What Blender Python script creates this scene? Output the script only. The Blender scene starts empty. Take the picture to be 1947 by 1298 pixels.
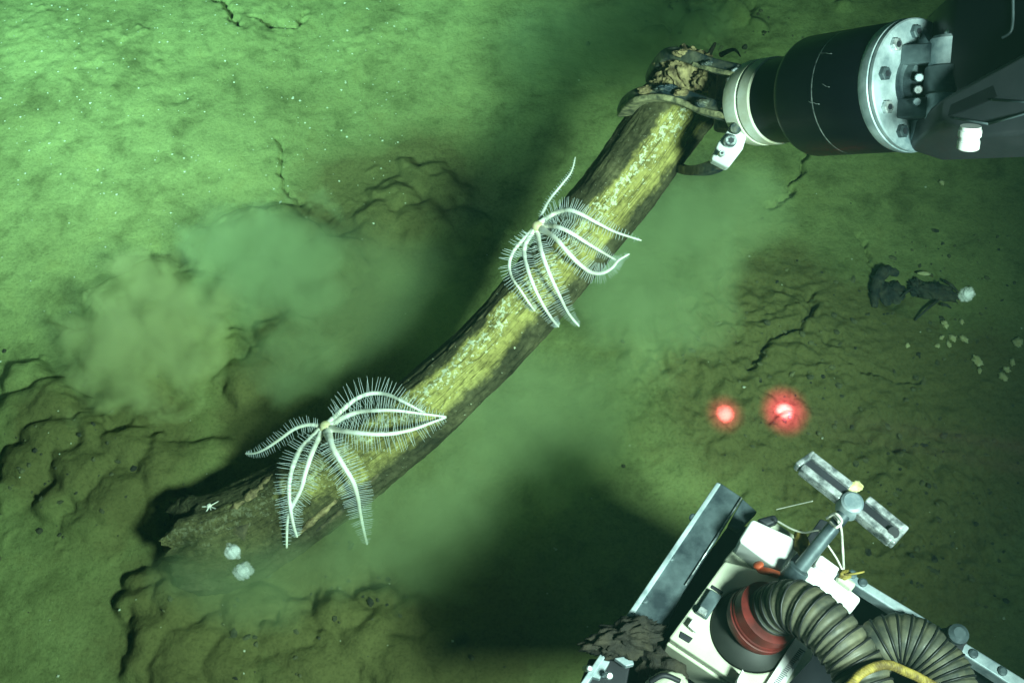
import bpy, math, random
import numpy as np
from mathutils import Vector, Matrix
R = math.radians
random.seed(7); rng = np.random.default_rng(7)
sc = bpy.context.scene
col = sc.collection

# ---------------------------------------------------------------- camera
CAM = Vector((0.0, -1.0, 1.732))
FWD = Vector((0, .5, -.8660)).normalized()
RIGHT = Vector((1, 0, 0)); UP = RIGHT.cross(FWD).normalized()
K = .870 / 1947.0                                   # metres per photo pixel at 1 m
cd = bpy.data.cameras.new('camera'); cam = bpy.data.objects.new('camera', cd); col.objects.link(cam)
cam.location = CAM; cam.rotation_euler = FWD.to_track_quat('-Z', 'Y').to_euler()
cd.sensor_width = 36; cd.lens = 36 / .870; cd.clip_start = .02; cd.clip_end = 200
sc.camera = cam

# ---------------------------------------------------------------- world: almost no daylight reaches this depth
SKY_STRENGTH = .008
w = bpy.data.worlds.new('World'); sc.world = w; w.use_nodes = True
nt = w.node_tree; bg = nt.nodes['Background']
sky = nt.nodes.new('ShaderNodeTexSky'); sky.sky_type = 'NISHITA'; sky.sun_disc = False
sky.sun_elevation = R(48); sky.sun_rotation = R(110)
nt.links.new(sky.outputs[0], bg.inputs[0]); bg.inputs[1].default_value = SKY_STRENGTH

# ---------------------------------------------------------------- the vehicle's own lamps
def lamp(name, loc, target, power, size_deg, blend, radius, color):
    l = bpy.data.lights.new(name, 'SPOT'); l.energy = power; l.spot_size = R(size_deg); l.spot_blend = blend
    l.shadow_soft_size = radius; l.color = color
    o = bpy.data.objects.new(name, l); col.objects.link(o); o.location = loc
    o.rotation_euler = (Vector(target) - Vector(loc)).to_track_quat('-Z', 'Y').to_euler()
    return o
lamp('starboard_lamp', (.70, -1.28, 1.70), (-.46, .42, 0), 325, 70, 1.0, .14, (1, .98, .90))
lamp('port_lamp', (-1.25, -1.0, 1.75), (-.66, 1.28, 0), 610, 49, 1.0, .14, (.86, .98, .96))

sc.view_settings.view_transform = 'Standard'; sc.view_settings.look = 'None'
sc.view_settings.exposure = 0; sc.view_settings.gamma = 1; sc.view_settings.use_curve_mapping = False
sc.cycles.use_denoising = True; sc.cycles.use_adaptive_sampling = True; sc.cycles.adaptive_threshold = .02
sc.cycles.transparent_max_bounces = 32; sc.cycles.max_bounces = 6; sc.cycles.volume_bounces = 1; sc.cycles.diffuse_bounces = 3; sc.cycles.glossy_bounces = 3
sc.cycles.sample_clamp_indirect = 4

# ---------------------------------------------------------------- photo pixel -> place
def ray(px, py): return FWD + RIGHT * ((px - 973.5) * K) + UP * ((649 - py) * K)
def W(px, py, d): return CAM + ray(px, py) * d                # at depth d in front of the camera
def P(px, py, z=0.0):                                          # on the level z
    r = ray(px, py); return CAM + r * ((z - CAM.z) / r.z)

# ---------------------------------------------------------------- object helpers
ORG = {}
def org(o): return ORG.get(o.name, Vector((0, 0, 0))) if o else Vector((0, 0, 0))
def tag(o, label=None, cat=None, group=None, kind=None):
    if label: o['label'] = label
    if cat: o['category'] = cat
    if group: o['group'] = group
    if kind: o['kind'] = kind
    return o
def thing(name, loc, label, cat, group=None):
    o = bpy.data.objects.new(name, None); col.objects.link(o); o.location = loc; o.empty_display_size = .05
    ORG[o.name] = Vector(loc)
    return tag(o, label, cat, group)
def obj(name, data, mat, parent=None, smooth=True, bevel=0, loc=None, seg=2):
    verts, faces = data
    if parent is not None: base = org(parent)
    else:
        if loc is None:
            a = np.array([tuple(v) for v in verts]); loc = Vector((a[:, 0].mean(), a[:, 1].mean(), a[:, 2].min()))
        base = Vector(loc)
    me = bpy.data.meshes.new(name)
    me.from_pydata([tuple(Vector(v) - base) for v in verts], [], faces)
    me.materials.append(mat)
    if smooth: me.polygons.foreach_set('use_smooth', [True] * len(me.polygons))
    me.update()
    o = bpy.data.objects.new(name, me); col.objects.link(o)
    if parent is not None: o.parent = parent
    else: o.location = base
    ORG[o.name] = base
    if bevel:
        b = o.modifiers.new('bevel', 'BEVEL'); b.width = bevel; b.segments = seg; b.limit_method = 'ANGLE'; b.angle_limit = R(35)
        if smooth:
            n = o.modifiers.new('wn', 'WEIGHTED_NORMAL'); n.keep_sharp = False
    return o
def join(*parts):
    V, F = [], []
    for v, f in parts:
        k = len(V); V += list(v); F += [tuple(i + k for i in t) for t in f]
    return V, F
def frames(pts):
    pts = [Vector(p) for p in pts]; n = len(pts); T = []
    for i in range(n):
        t = pts[min(i + 1, n - 1)] - pts[max(i - 1, 0)]
        T.append(t.normalized() if t.length > 1e-9 else Vector((0, 0, 1)))
    a = Vector((0, 0, 1)) if abs(T[0].z) < .9 else Vector((1, 0, 0))
    u = (a - T[0] * a.dot(T[0])).normalized(); out = []
    for i in range(n):
        u = (u - T[i] * u.dot(T[i])).normalized(); out.append((pts[i], T[i], u, T[i].cross(u)))
    return out
def tube(pts, rad, seg=10, cap=True):
    fr = frames(pts); V, F = [], []
    for i, (p, t, u, v) in enumerate(fr):
        r = rad[i] if hasattr(rad, '__len__') else rad
        for k in range(seg):
            a = 2 * math.pi * k / seg; V.append(p + u * (r * math.cos(a)) + v * (r * math.sin(a)))
    for i in range(len(fr) - 1):
        for k in range(seg):
            k2 = (k + 1) % seg; F.append((i * seg + k, i * seg + k2, (i + 1) * seg + k2, (i + 1) * seg + k))
    if cap:
        F.append(tuple(range(seg - 1, -1, -1))); m = (len(fr) - 1) * seg; F.append(tuple(m + k for k in range(seg)))
    return V, F
def spline(pts, n):
    pts = [Vector(p) for p in pts]; out = []; m = len(pts) - 1
    for j in range(n):
        s = j / (n - 1) * m; i = min(int(s), m - 1); t = s - i
        p0 = pts[max(i - 1, 0)]; p1 = pts[i]; p2 = pts[i + 1]; p3 = pts[min(i + 2, m)]
        out.append(.5 * ((2 * p1) + (p2 - p0) * t + (2 * p0 - 5 * p1 + 4 * p2 - p3) * t * t + (3 * p1 - p0 - 3 * p2 + p3) * t ** 3))
    return out
def lathe(A, B, prof, seg=64):
    """prof: list of (distance along A->B as a fraction, radius)"""
    A, B = Vector(A), Vector(B); t = (B - A); L = t.length; t /= L
    a = Vector((0, 0, 1)) if abs(t.z) < .9 else Vector((1, 0, 0))
    u = (a - t * a.dot(t)).normalized(); v = t.cross(u); V, F = [], []
    for (s, r) in prof:
        for k in range(seg):
            g = 2 * math.pi * k / seg; V.append(A + t * (s * L) + u * (r * math.cos(g)) + v * (r * math.sin(g)))
    for i in range(len(prof) - 1):
        for k in range(seg):
            k2 = (k + 1) % seg; F.append((i * seg + k, i * seg + k2, (i + 1) * seg + k2, (i + 1) * seg + k))
    F.append(tuple(range(seg - 1, -1, -1))); m = (len(prof) - 1) * seg; F.append(tuple(m + k for k in range(seg)))
    return V, F
def prism(top, down):
    """top: list of points; down: extrusion vector"""
    n = len(top); top = [Vector(p) for p in top]; V = top + [p + Vector(down) for p in top]
    nrm = sum(((top[i]).cross(top[(i + 1) % n]) for i in range(n)), Vector((0, 0, 0)))
    F = [tuple(range(n)), tuple(range(2 * n - 1, n - 1, -1))] + [(i, n + i, n + (i + 1) % n, (i + 1) % n) for i in range(n)]
    if nrm.dot(Vector(down)) > 0: F = [tuple(reversed(f)) for f in F]
    return V, F
def flat(px, z, th): return prism([P(x, y, z) for x, y in px], (0, 0, -th))
def box(c, ax, ay, az):
    c = Vector(c); ax, ay, az = Vector(ax), Vector(ay), Vector(az)
    V = [c + ax * i + ay * j + az * k for i in (-1, 1) for j in (-1, 1) for k in (-1, 1)]
    F = [(0, 1, 3, 2), (4, 6, 7, 5), (0, 4, 5, 1), (2, 3, 7, 6), (0, 2, 6, 4), (1, 5, 7, 3)]
    if ax.cross(ay).dot(az) < 0: F = [tuple(reversed(f)) for f in F]
    return V, F
def ribbon(pts, wvec, hw, ht):
    """rectangular bar swept along pts: half width hw along wvec, half thickness ht across"""
    fr = frames(pts); V, F = [], []
    for i, (p, t, _, _) in enumerate(fr):
        wv = Vector(wvec); wv = (wv - t * wv.dot(t)).normalized(); nn = t.cross(wv)
        a = hw[i] if hasattr(hw, '__len__') else hw; b = ht[i] if hasattr(ht, '__len__') else ht
        V += [p + wv * a + nn * b, p - wv * a + nn * b, p - wv * a - nn * b, p + wv * a - nn * b]
    for i in range(len(fr) - 1):
        for k in range(4): F.append((i * 4 + k, i * 4 + (k + 1) % 4, i * 4 + 4 + (k + 1) % 4, i * 4 + 4 + k))
    F.append((3, 2, 1, 0)); m = 4 * (len(fr) - 1); F.append((m, m + 1, m + 2, m + 3))
    return V, F

# ---------------------------------------------------------------- gradient noise on arrays
_perm = rng.permutation(512); _perm = np.concatenate([_perm, _perm, _perm])
_ang = rng.random(512) * 2 * np.pi; _gx, _gy = np.cos(_ang), np.sin(_ang)
def perlin(x, y):
    xi = np.floor(x).astype(int); yi = np.floor(y).astype(int); xf = x - xi; yf = y - yi
    xi &= 511; yi &= 511
    u = xf ** 3 * (xf * (xf * 6 - 15) + 10); v = yf ** 3 * (yf * (yf * 6 - 15) + 10)
    def g(ix, iy, dx, dy):
        h = _perm[_perm[ix & 511] + (iy & 511)]; return _gx[h] * dx + _gy[h] * dy
    a = g(xi, yi, xf, yf); b = g(xi + 1, yi, xf - 1, yf); c = g(xi, yi + 1, xf, yf - 1); d = g(xi + 1, yi + 1, xf - 1, yf - 1)
    return (a + u * (b - a)) + v * ((c + u * (d - c)) - (a + u * (b - a)))
def fbm(x, y, o=4, gain=.5, ridged=False):
    s = 0; a = 1; f = 1
    for i in range(o):
        n = perlin(x * f + 17.3 * i, y * f - 9.1 * i); s = s + a * ((.5 - np.abs(n) * 2) if ridged else n); a *= gain; f *= 2.03
    return s
def n3(p, s):                                     # cheap scalar noise for small meshes
    return float(fbm(np.array([p[0] * s + p[2] * s * .7]), np.array([p[1] * s - p[2] * s * .6]), 3)[0])

# ---------------------------------------------------------------- materials
def new_mat(name):
    m = bpy.data.materials.new(name); m.use_nodes = True; nt = m.node_tree
    return m, nt, nt.nodes['Principled BSDF']
def nd(nt, typ, **kw):
    n = nt.nodes.new(typ)
    for k, v in kw.items():
        if k == 'inp':
            for a, b in v.items(): n.inputs[a].default_value = b
        else: setattr(n, k, v)
    return n
def ramp(nt, src, stops):
    r = nt.nodes.new('ShaderNodeValToRGB'); nt.links.new(src, r.inputs[0]); e = r.color_ramp.elements
    while len(e) < len(stops): e.new(.5)
    for q, (p, c) in zip(e, stops):
        q.position = p; q.color = (c if hasattr(c, '__len__') else (c, c, c)) + ((1,) if not hasattr(c, '__len__') or len(c) == 3 else ()) if not isinstance(c, tuple) else (c + (1,) if len(c) == 3 else c)
    return r
def noise(nt, scale, detail=4, rough=.55, vec=None, dist=0):
    n = nd(nt, 'ShaderNodeTexNoise', inp={'Scale': scale, 'Detail': detail, 'Roughness': rough, 'Distortion': dist})
    if vec is not None: nt.links.new(vec, n.inputs['Vector'])
    return n
def mixc(nt, fac, a, b, blend='MIX'):
    m = nt.nodes.new('ShaderNodeMix'); m.data_type = 'RGBA'; m.blend_type = blend
    for s, val in ((0, fac), (6, a), (7, b)):
        if hasattr(val, 'is_linked') or hasattr(val, 'node'): nt.links.new(val, m.inputs[s])
        else: m.inputs[s].default_value = val if not isinstance(val, tuple) or len(val) == 4 else val + (1,)
    return m.outputs[2]
def geo(nt): return nt.nodes.new('ShaderNodeTexCoord').outputs['Object']
def bump(nt, bs, src, strength, dist):
    b = nt.nodes.new('ShaderNodeBump'); b.inputs['Strength'].default_value = strength; b.inputs['Distance'].default_value = dist
    nt.links.new(src, b.inputs['Height']); nt.links.new(b.outputs[0], bs.inputs['Normal']); return b
def simple(name, c1, c2, rough=.5, metal=0, scale=40, bmp=.0, bd=.001, stops=(.38, .66), r2=None, spec=None):
    m, nt, bs = new_mat(name); v = geo(nt); n = noise(nt, scale, 5, .6, v)
    r = ramp(nt, n.outputs[0], [(stops[0], c1), (stops[1], c2)]); nt.links.new(r.outputs[0], bs.inputs['Base Color'])
    bs.inputs['Metallic'].default_value = metal; bs.inputs['Roughness'].default_value = rough
    if r2 is not None:
        n2 = noise(nt, scale * 2.3, 4, .6, v); q = ramp(nt, n2.outputs[0], [(.3, rough), (.7, r2)]); nt.links.new(q.outputs[0], bs.inputs['Roughness'])
    if spec is not None: bs.inputs['Specular IOR Level'].default_value = spec
    if bmp: bump(nt, bs, n.outputs[0], bmp, bd)
    return m

def mat_mud():
    m, nt, bs = new_mat('mud'); v = geo(nt)
    big = noise(nt, 2.6, 5, .6, v, .6); mid = noise(nt, 17, 6, .65, v, .3); fine = noise(nt, 190, 3, .7, v); sp = noise(nt, 420, 2, .6, v)
    c = ramp(nt, big.outputs[0], [(.32, (.175, .20, .068)), (.62, (.25, .295, .105))]).outputs[0]
    d = ramp(nt, mid.outputs[0], [(.28, (.42, .42, .38)), (.52, (1, 1, 1)), (.8, (1.16, 1.13, 1.05))]).outputs[0]
    c = mixc(nt, .85, c, d, 'MULTIPLY')
    f = ramp(nt, fine.outputs[0], [(.28, (.62, .62, .6)), (.5, (1, 1, 1)), (.78, (1.2, 1.2, 1.16))]).outputs[0]
    c = mixc(nt, .7, c, f, 'MULTIPLY')
    s = ramp(nt, sp.outputs[0], [(.735, 0.0), (.78, 1.0)]).outputs[0]
    c = mixc(nt, s, c, (.46, .48, .33))
    at = nt.nodes.new('ShaderNodeAttribute'); at.attribute_name = 'turned_shade'
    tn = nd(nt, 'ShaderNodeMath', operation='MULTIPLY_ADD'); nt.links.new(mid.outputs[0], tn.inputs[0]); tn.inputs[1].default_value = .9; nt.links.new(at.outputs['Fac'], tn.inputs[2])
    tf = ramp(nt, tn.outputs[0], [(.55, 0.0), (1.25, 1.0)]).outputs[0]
    c = mixc(nt, tf, c, mixc(nt, .8, (.118, .116, .040), f, 'MULTIPLY'))  # darker colour for churned sediment and for the shade painted at right
    nt.links.new(c, bs.inputs['Base Color']); bs.inputs['Roughness'].default_value = .95; bs.inputs['Specular IOR Level'].default_value = .08
    ad = nd(nt, 'ShaderNodeMath', operation='ADD'); nt.links.new(fine.outputs[0], ad.inputs[0]); nt.links.new(mid.outputs[0], ad.inputs[1])
    bump(nt, bs, ad.outputs[0], .38, .005)
    return m
MUD = mat_mud()

def mat_log():
    m, nt, bs = new_mat('waterlogged_wood')
    uv = nt.nodes.new('ShaderNodeUVMap'); uv.uv_map = 'UVMap'
    sep = nt.nodes.new('ShaderNodeSeparateXYZ'); nt.links.new(uv.outputs[0], sep.inputs[0])        # x along (m), y angle 0..1
    v = geo(nt)
    mp = nt.nodes.new('ShaderNodeMapping'); mp.inputs['Scale'].default_value = (7, 22, 1); nt.links.new(uv.outputs[0], mp.inputs['Vector'])
    grain = noise(nt, 3.0, 6, .7, mp.outputs[0], .4); blot = noise(nt, 14, 5, .65, v, .4); fine = noise(nt, 120, 4, .7, v); speck = noise(nt, 150, 3, .75, v)
    edge = noise(nt, 22, 5, .7, v)
    # where the pale wood is exposed: an angular band, ragged
    ang = nd(nt, 'ShaderNodeMath', operation='MULTIPLY_ADD'); nt.links.new(edge.outputs[0], ang.inputs[0]); ang.inputs[1].default_value = .14; 
    shf = nd(nt, 'ShaderNodeMapRange', interpolation_type='SMOOTHSTEP', inp={1: .62, 2: .95, 3: .07, 4: 0}); nt.links.new(sep.outputs[0], shf.inputs[0])
    sh2 = nd(nt, 'ShaderNodeMath', operation='ADD'); nt.links.new(sep.outputs[1], sh2.inputs[0]); nt.links.new(shf.outputs[0], sh2.inputs[1]); nt.links.new(sh2.outputs[0], ang.inputs[2])
    band = ramp(nt, ang.outputs[0], [(.525, 0.0), (.548, 1.0), (.70, 1.0), (.745, 0.0)]).outputs[0]
    wood = ramp(nt, blot.outputs[0], [(.28, (.19, .165, .052)), (.45, (.42, .37, .115)), (.62, (.52, .47, .15)), (.80, (.32, .27, .075))]).outputs[0]
    g2 = ramp(nt, grain.outputs[0], [(.3, (.5, .5, .45)), (.5, (1, 1, 1)), (.75, (1.25, 1.25, 1.2))]).outputs[0]
    wood = mixc(nt, .75, wood, g2, 'MULTIPLY')
    f2 = ramp(nt, fine.outputs[0], [(.35, (.5, .5, .45)), (.55, (1.1, 1.1, 1.05))]).outputs[0]
    wood = mixc(nt, .7, wood, f2, 'MULTIPLY')
    mp2 = nt.nodes.new('ShaderNodeMapping'); mp2.inputs['Scale'].default_value = (2.2, 16, 1); nt.links.new(uv.outputs[0], mp2.inputs['Vector'])
    gr2 = noise(nt, 2.2, 3, .55, mp2.outputs[0], .5)
    sp2 = ramp(nt, gr2.outputs[0], [(.475, 1.0), (.495, .28), (.505, .28), (.525, 1.0)]).outputs[0]
    wood = mixc(nt, .85, wood, sp2, 'MULTIPLY')
    bark = ramp(nt, blot.outputs[0], [(.3, (.032, .032, .018)), (.55, (.095, .09, .045)), (.75, (.19, .175, .085))]).outputs[0]
    bark = mixc(nt, .8, bark, f2, 'MULTIPLY')
    # less pale wood towards the low broken end
    lo = nd(nt, 'ShaderNodeMath', operation='MULTIPLY_ADD'); nt.links.new(blot.outputs[0], lo.inputs[0]); lo.inputs[1].default_value = .9; nt.links.new(sep.outputs[0], lo.inputs[2])
    low = ramp(nt, lo.outputs[0], [(.62, .12), (.86, 1.0)]).outputs[0]
    mm = nd(nt, 'ShaderNodeMath', operation='MULTIPLY'); nt.links.new(band, mm.inputs[0]); nt.links.new(low, mm.inputs[1])
    c = mixc(nt, mm.outputs[0], bark, wood)
    # whitish encrusting specks along the crest
    crest = ramp(nt, ang.outputs[0], [(.53, 0.0), (.56, 1.0), (.60, .9), (.66, .25), (.74, 0.0)]).outputs[0]
    k = nd(nt, 'ShaderNodeMath', operation='MULTIPLY_ADD'); nt.links.new(crest, k.inputs[0]); k.inputs[1].default_value = .165; nt.links.new(speck.outputs[0], k.inputs[2])
    k2 = ramp(nt, k.outputs[0], [(.678, 0.0), (.715, 1.0)]).outputs[0]
    k3 = nd(nt, 'ShaderNodeMath', operation='MULTIPLY'); nt.links.new(k2, k3.inputs[0]); nt.links.new(low, k3.inputs[1])
    c = mixc(nt, k3.outputs[0], c, (.72, .74, .5))
    nt.links.new(c, bs.inputs['Base Color']); bs.inputs['Roughness'].default_value = .85; bs.inputs['Specular IOR Level'].default_value = .15
    a1 = nd(nt, 'ShaderNodeMath', operation='ADD'); nt.links.new(grain.outputs[0], a1.inputs[0]); nt.links.new(fine.outputs[0], a1.inputs[1])
    a2 = nd(nt, 'ShaderNodeMath', operation='MULTIPLY_ADD'); nt.links.new(mm.outputs[0], a2.inputs[0]); a2.inputs[1].default_value = -.5; nt.links.new(a1.outputs[0], a2.inputs[2])
    bump(nt, bs, a2.outputs[0], .8, .006)
    return m
LOG = mat_log()
SPLINT = simple('splintered_wood', (.03, .028, .016), (.17, .14, .06), .9, 0, 60, .8, .004)
WOODMUD = simple('torn_wood', (.05, .032, .012), (.40, .31, .14), .8, 0, 75, 1, .006, (.34, .66))
STAR = simple('star_skin', (.88, .83, .68), (.93, .92, .86), .5, 0, 60)
DISC = simple('star_disc_skin', (.74, .62, .30), (.84, .76, .48), .55, 0, 160, .4, .001)
CRUST = simple('silt_crust', (.05, .055, .03), (.36, .33, .17), .85, 0, 90, .9, .003, (.34, .62))
SPINE = simple('star_spines', (.62, .68, .66), (.74, .78, .78), .5, 0, 60)
BLACK = simple('black_anodised', (.0018, .0022, .0048), (.0035, .0042, .008), .3, 0, 8, .0, .001, (.3, .7), .4, .3)
CARBON = simple('black_moulding', (.004, .0045, .007), (.009, .010, .014), .42, 0, 14, .15, .001, (.3, .7), .6, .4)
GREY = simple('grey_panel', (.022, .026, .034), (.036, .041, .05), .5, 0, 20, .1, .001, (.3, .7), .65)
STEEL = simple('scuffed_aluminium', (.16, .22, .25), (.52, .60, .63), .42, .35, 26, .25, .002, (.34, .62), .62)
DSTEEL = simple('dull_steel', (.018, .03, .04), (.13, .175, .19), .42, .3, 19, .25, .002, (.36, .66), .65)
SHINY = simple('bright_steel', (.12, .14, .15), (.62, .66, .67), .22, .5, 90, .4, .0015, (.36, .6), .42)
JAW = simple('silted_jaw_metal', (.012, .026, .036), (.17, .17, .11), .55, .25, 48, .7, .004, (.42, .68))
RING = simple('cream_ring', (.58, .55, .38), (.82, .82, .72), .45, 0, 22)
WHITE = simple('white_plastic', (.76, .77, .74), (.85, .86, .85), .45, 0, 9, .04, .001, (.25, .6))
CREAM = simple('cream_plastic', (.40, .42, .30), (.62, .64, .52), .5, 0, 7, .05, .001, (.25, .65))
SMOKE = simple('smoky_plastic', (.007, .009, .008), (.028, .032, .027), .6, 0, 10, .05, .001)
DARK = simple('dark_liner', (.006, .007, .012), (.016, .018, .026), .6, 0, 16)
RED = simple('red_rubber', (.055, .006, .005), (.15, .014, .011), .5, 0, 40, .3, .002)
HOSE = simple('silty_hose', (.035, .042, .036), (.145, .14, .085), .45, 0, 34, .5, .002, (.34, .68), .75)
WIRE = simple('hose_wire', (.006, .007, .008), (.015, .016, .016), .5, 0, 40)
YELL = simple('yellow_rope', (.10, .07, .015), (.42, .33, .06), .7, 0, 70, .8, .002)
ORANGE = simple('orange_sleeve', (.5, .08, .03), (.62, .14, .06), .6, 0, 60)
CORD = simple('pale_cord', (.5, .5, .42), (.68, .68, .6), .7, 0, 200)
ROCK = simple('dark_rock', (.008, .0065, .004), (.040, .033, .018), .85, 0, 38, 1, .008, (.36, .7))
SHELL = simple('pale_shell', (.42, .40, .16), (.62, .6, .34), .7, 0, 130, .5, .002)
FLECK = simple('pale_fleck', (.42, .45, .30), (.62, .64, .48), .8, 0, 200)
SNOW = simple('snow_floc', (.75, .82, .78), (.9, .94, .9), .9, 0, 90); SNOW.node_tree.nodes['Principled BSDF'].inputs['Alpha'].default_value = .15
INK = simple('scale_ink', (.03, .04, .07), (.05, .06, .1), .7)
DEBRIS = simple('rotten_wood', (.012, .014, .016), (.07, .065, .04), .9, 0, 50, .8, .004)

# ================================================================ THE SETTING
def gxy(px, py): p = P(px, py); return p.x, p.y
def axis_coords(lo, hi, step, far):
    mid = np.arange(lo, hi, step); a = []; s = step; q = lo
    while q > -far: s *= 1.35; q -= s; a.append(q)
    b = []; s = step; q = mid[-1]
    while q < far: s *= 1.35; q += s; b.append(q)
    return np.concatenate([np.array(a[::-1]), mid, np.array(b)])
GX = axis_coords(-1.28, 1.22, .0032, 11); GY = axis_coords(-.80, 1.08, .0032, 11)
X, Y = np.meshgrid(GX, GY)
near = np.clip(1.6 - np.maximum(np.abs(X) / 1.3, np.abs(Y - .15) / 1.0), 0, 1)
def mask(blobs, sharp=1.0):
    m = np.zeros_like(X)
    for px, py, r in blobs:
        cx, cy = gxy(px, py); rr = r * K * 2; m = np.maximum(m, np.exp(-(((X - cx) ** 2 + ((Y - cy) / 1.1) ** 2) / rr ** 2) ** sharp))
    return m
H = .035 * fbm(X * 1.1, Y * 1.1, 3) + .0045 * fbm(X * 9, Y * 9, 4) + .0012 * fbm(X * 55, Y * 55, 3)
rough = mask([(60, 60, 170), (230, 110, 120), (500, 40, 110), (700, 70, 90), (1330, 40, 120), (1420, 30, 110)])
H += rough * (.0035 * fbm(X * 24, Y * 24, 4, .6, True) + .0035 * fbm(X * 60, Y * 60, 3, .6))
# eroded layered slope right of the log
er = mask([(1330, 640, 170), (1480, 640, 140), (1250, 700, 120), (1420, 780, 150), (1560, 720, 140), (1640, 880, 150), (1780, 900, 140), (1720, 1020, 160), (1560, 950, 130), (1850, 1080, 130)])
ca, sa = math.cos(R(40)), math.sin(R(40)); U = X * ca + Y * sa; Vv = -X * sa + Y * ca
wr = .12 * fbm(X * 4, Y * 4, 3)
H += er * (.011 * fbm((U + wr) * 26, (Vv + wr) * 11, 5, .62, True) + .009 * fbm(X * 34, Y * 34, 4, .62))
H += .03 * mask([(1330, 640, 200), (1500, 640, 130)])
# scour hollow around the low end of the log
H -= .03 * mask([(560, 960, 230), (800, 1020, 200)])
# slumped sediment: overlapping domes, the creases between them stay as dark clefts
WX = X + .026 * fbm(X * 14, Y * 14, 3) + .007 * fbm(X * 45 + 5, Y * 45, 4, .55); WY = Y + .026 * fbm(X * 14 + 31, Y * 14 + 7, 3) + .007 * fbm(X * 45 + 9, Y * 45 + 4, 4, .55)
def dome(px, py, r, h, pw=.5):
    global H
    cx, cy = gxy(px, py); rr = r * K * 2 * 1.05
    x0, x1 = np.searchsorted(GX, [cx - rr * 1.6, cx + rr * 1.6]); y0, y1 = np.searchsorted(GY, [cy - rr * 1.6, cy + rr * 1.6])
    if x1 <= x0 or y1 <= y0: return
    s = (slice(y0, y1), slice(x0, x1)); d = ((WX[s] - cx) ** 2 + (WY[s] - cy) ** 2) / rr ** 2
    prof = np.where(d < 1, np.clip(1 - d, 0, 1) ** pw, -.4)
    j = min(y1 - 1, max(y0, np.searchsorted(GY, cy))), min(x1 - 1, max(x0, np.searchsorted(GX, cx)))
    base = BASE[j]
    H[s] = np.maximum(H[s], base - .012 + (h + .012) * prof + .25 * (BASE[s] - base))
BASE = H.copy()
TURNED_SHADE = np.clip(np.maximum(mask([(700, 400, 150), (800, 340, 120), (640, 640, 150), (560, 780, 150)]), np.maximum(.85 * mask([(400, 1180, 190), (650, 1190, 200), (850, 1200, 180), (250, 880, 150), (120, 860, 120)]), .95 * mask([(1500, 600, 150), (1650, 700, 190), (1560, 820, 180), (1760, 840, 220), (1880, 760, 150), (1400, 760, 150), (1700, 1020, 190)]))), 0, 1)  # churned mud; right-hand part also paints a shadow band into the mud colour
D = [  # px, py, radius px, height m : left billow
 (235, 600, 78, .050), (225, 680, 72, .048), (290, 560, 74, .050), (330, 640, 86, .060), (285, 720, 70, .045), (250, 750, 46, .034), (380, 560, 70, .05),
 (410, 490, 70, .042), (470, 470, 80, .045), (550, 460, 84, .045), (480, 540, 74, .045), (620, 510, 80, .04), (400, 660, 60, .035), (540, 650, 62, .035), (470, 720, 60, .03),
 # lumps below it
 (60, 720, 50, .028), (105, 770, 62, .034), (40, 800, 52, .026), (100, 845, 58, .034), (180, 830, 50, .03), (60, 890, 54, .028), (160, 900, 62, .036), (240, 860, 55, .032),
 (230, 950, 62, .036), (310, 900, 66, .036), (330, 980, 52, .03), (120, 960, 50, .024), (380, 880, 60, .026), (20, 940, 40, .018), (175, 1000, 44, .02),
 # lower left heap
 (275, 1110, 36, .03), (330, 1095, 46, .038), (265, 1160, 40, .034), (330, 1160, 58, .046), (400, 1130, 60, .042), (470, 1170, 70, .044), (300, 1220, 52, .04), (270, 1265, 44, .03),
 (370, 1230, 66, .046), (450, 1260, 72, .046), (540, 1210, 66, .04), (600, 1270, 70, .042), (640, 1170, 56, .032), (700, 1220, 60, .034), (720, 1140, 42, .026), (770, 1180, 52, .026), (760, 1270, 60, .03), (840, 1230, 56, .022), (340, 1300, 60, .04), (520, 1310, 60, .04),
 # slump above the middle
 (800, 335, 56, .022), (755, 375, 56, .026), (850, 365, 58, .024), (720, 425, 56, .022), (800, 430, 70, .026), (880, 430, 58, .02), (680, 470, 50, .016),
 # clods near the top
 (1325, 45, 40, .03), (1395, 20, 44, .034), (1285, 20, 34, .022), (1445, 45, 32, .022), (1360, -20, 44, .03), (1250, 70, 30, .018), (1600, 10, 30, .012)]
for q in D: dome(q[0], q[1], q[2] * .94, q[3] * 1.12)
for i in range(520):                                     # small clods on the torn ground
    cx, cy, s = random.choice([(1690, 900, 90), (1760, 1000, 90), (1600, 980, 80), (1330, 640, 110), (1480, 640, 100), (120, 860, 120), (420, 1200, 150), (1360, 40, 80), (1560, 780, 100), (1820, 960, 100), (60, 800, 90), (230, 930, 110), (330, 1150, 80), (560, 1220, 130), (800, 380, 90), (150, 60, 110)])
    dome(random.gauss(cx, s), random.gauss(cy, s * .7), random.uniform(4, 13), random.uniform(.002, .009), .7)
for _ in range(2):
    Hp = np.pad(H, 1, 'edge'); H = (Hp[:-2, 1:-1] + Hp[2:, 1:-1] + Hp[1:-1, :-2] + Hp[1:-1, 2:] + 2 * H) / 6
H += .0007 * fbm(X * 70, Y * 70, 3) + er * .0040 * fbm((U + wr) * 62, (Vv + wr) * 34, 4, .6, True) + TURNED_SHADE * .0022 * fbm(X * 80 + 3, Y * 80, 3, .6)
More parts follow.
